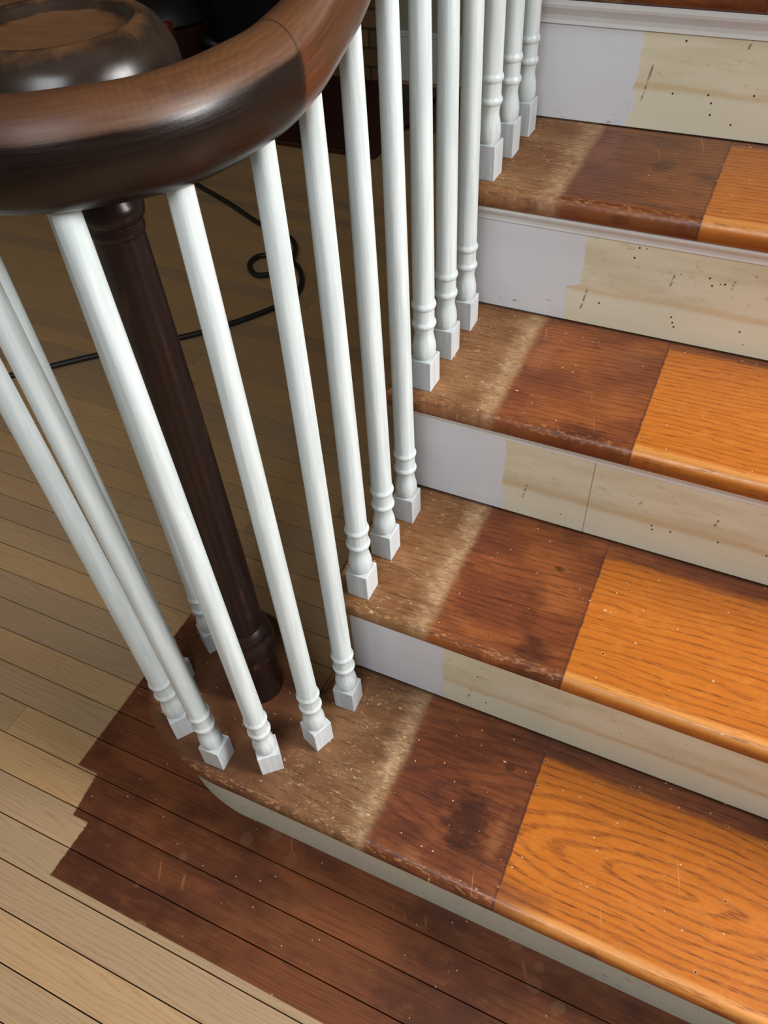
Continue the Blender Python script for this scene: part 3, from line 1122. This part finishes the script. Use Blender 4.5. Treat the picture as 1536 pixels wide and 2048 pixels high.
# ------------------------------------------------------------------ canister machine in the shadow
MRED = plain('dark_red_plastic', (40, 10, 6), (50, 14, 8), 0.5, 20)
MORG = plain('orange_plastic', (120, 48, 14), (134, 56, 18), 0.4, 20)
MBLK = plain('black_plastic', (14, 14, 15), (22, 22, 24), 0.45, 30)
VX, VY, VZ = -1.98, 2.34, ZF + 0.0165
vac = empty('shop_vacuum', (VX, VY, VZ))
tag(vac, 'dark red and black canister machine in the shadow on the hearth', 'vacuum')
bm = bmesh.new()
lathe(bm, [(0.15, 0.05), (0.165, 0.06), (0.17, 0.10), (0.172, 0.24), (0.176, 0.25), (0.176, 0.262), (0.165, 0.266)], 36, 0, 0)
for v in bm.verts:
    v.co += Vector((VX, VY, VZ))
obj('tank', bm, MRED, vac, True, 40)
bm = bmesh.new()
lathe(bm, [(0.172, 0.266), (0.178, 0.275), (0.172, 0.30), (0.14, 0.345), (0.10, 0.375), (0.095, 0.42), (0.07, 0.44), (0.0, 0.445)], 36, 0, 0)
for v in bm.verts:
    v.co += Vector((VX, VY, VZ))
lid = obj('motor_lid', bm, MBLK, vac, True, 40)
bm = bmesh.new()
tube(bm, catmull([(VX - 0.07, VY, VZ + 0.43), (VX - 0.05, VY, VZ + 0.49), (VX + 0.05, VY, VZ + 0.49), (VX + 0.07, VY, VZ + 0.43)], 6), 0.012, 8)
obj('carry_handle', bm, MORG, lid, True, 40)
bm = bmesh.new()
box(bm, VX + 0.09, VX + 0.125, VY - 0.165, VY - 0.13, VZ + 0.05, VZ + 0.30, 0.006, 2)
obj('latch', bm, MORG, vac)
for k in range(4):
    a = math.pi / 4 + k * math.pi / 2
    bm = bmesh.new()
    cx_, cy_ = VX + 0.155 * math.cos(a), VY + 0.155 * math.sin(a)
    bmesh.ops.create_uvsphere(bm, u_segments=14, v_segments=8, radius=0.027)
    for v in bm.verts:
        v.co = Vector((v.co.x * 0.6 + cx_, v.co.y + cy_, v.co.z + VZ + 0.027))
    wv = obj('caster_wheel', bm, MBLK, vac, True, 40)
    bm = bmesh.new()
    box(bm, cx_ - 0.022, cx_ + 0.022, cy_ - 0.018, cy_ + 0.018, VZ + 0.046, VZ + 0.075, 0.003, 1)
    obj('caster_fork', bm, MBLK, wv)
bm = bmesh.new()
tube(bm, catmull([(VX + 0.165, VY - 0.02, VZ + 0.20), (VX + 0.24, VY - 0.06, VZ + 0.21), (VX + 0.32, VY + 0.02, VZ + 0.13), (VX + 0.36, VY + 0.12, VZ + 0.045), (VX + 0.30, VY + 0.20, VZ + 0.024), (VX + 0.15, VY + 0.235, VZ + 0.024)], 8), 0.021, 12)
obj('hose', bm, MBLK, vac, True, 60)

# ------------------------------------------------------------------ power cord
MCORD = plain('black_rubber', (22, 22, 22), (32, 32, 31), 0.5, 60)
cpx = [(29, 750), (95, 735), (190, 712), (355, 677), (455, 650), (550, 615), (592, 590), (604, 560), (592, 530), (556, 513), (517, 513), (499, 531), (512, 550), (546, 553), (578, 538), (592, 508), (584, 480), (556, 464), (515, 445), (455, 405), (395, 370), (345, 335)]
cw = []
RC = 0.0078
for k, (u, v) in enumerate(cpx):
    p = px_floor(u, v, ZF + RC)
    zz = ZF + RC + (0.016 if k in (14,) else 0.010 if k in (13, 15) else 0.0) + 0.0006
    cw.append(Vector((p.x, p.y, zz)))
first = cw[0] + (cw[0] - cw[1]) * 2.2
second = cw[0] + (cw[0] - cw[1]) * 1.0
first.z = second.z = ZF + RC + 0.0006
last = [Vector((-1.72, 1.66, ZF + RC + 0.0006)), Vector((-2.0, 1.62, ZF + RC + 0.0006)), Vector((-2.5, 1.75, ZF + RC + 0.0006)), Vector((-2.9, 1.70, ZF + RC + 0.0006))]
pts = catmull([first, second] + cw + last, 6)
bm = bmesh.new()
tube(bm, pts, RC, 10)
cord = obj('power_cord', bm, MCORD, None, True, 60)
tag(cord, 'black power cord curling in a loop across the floor', 'cord')
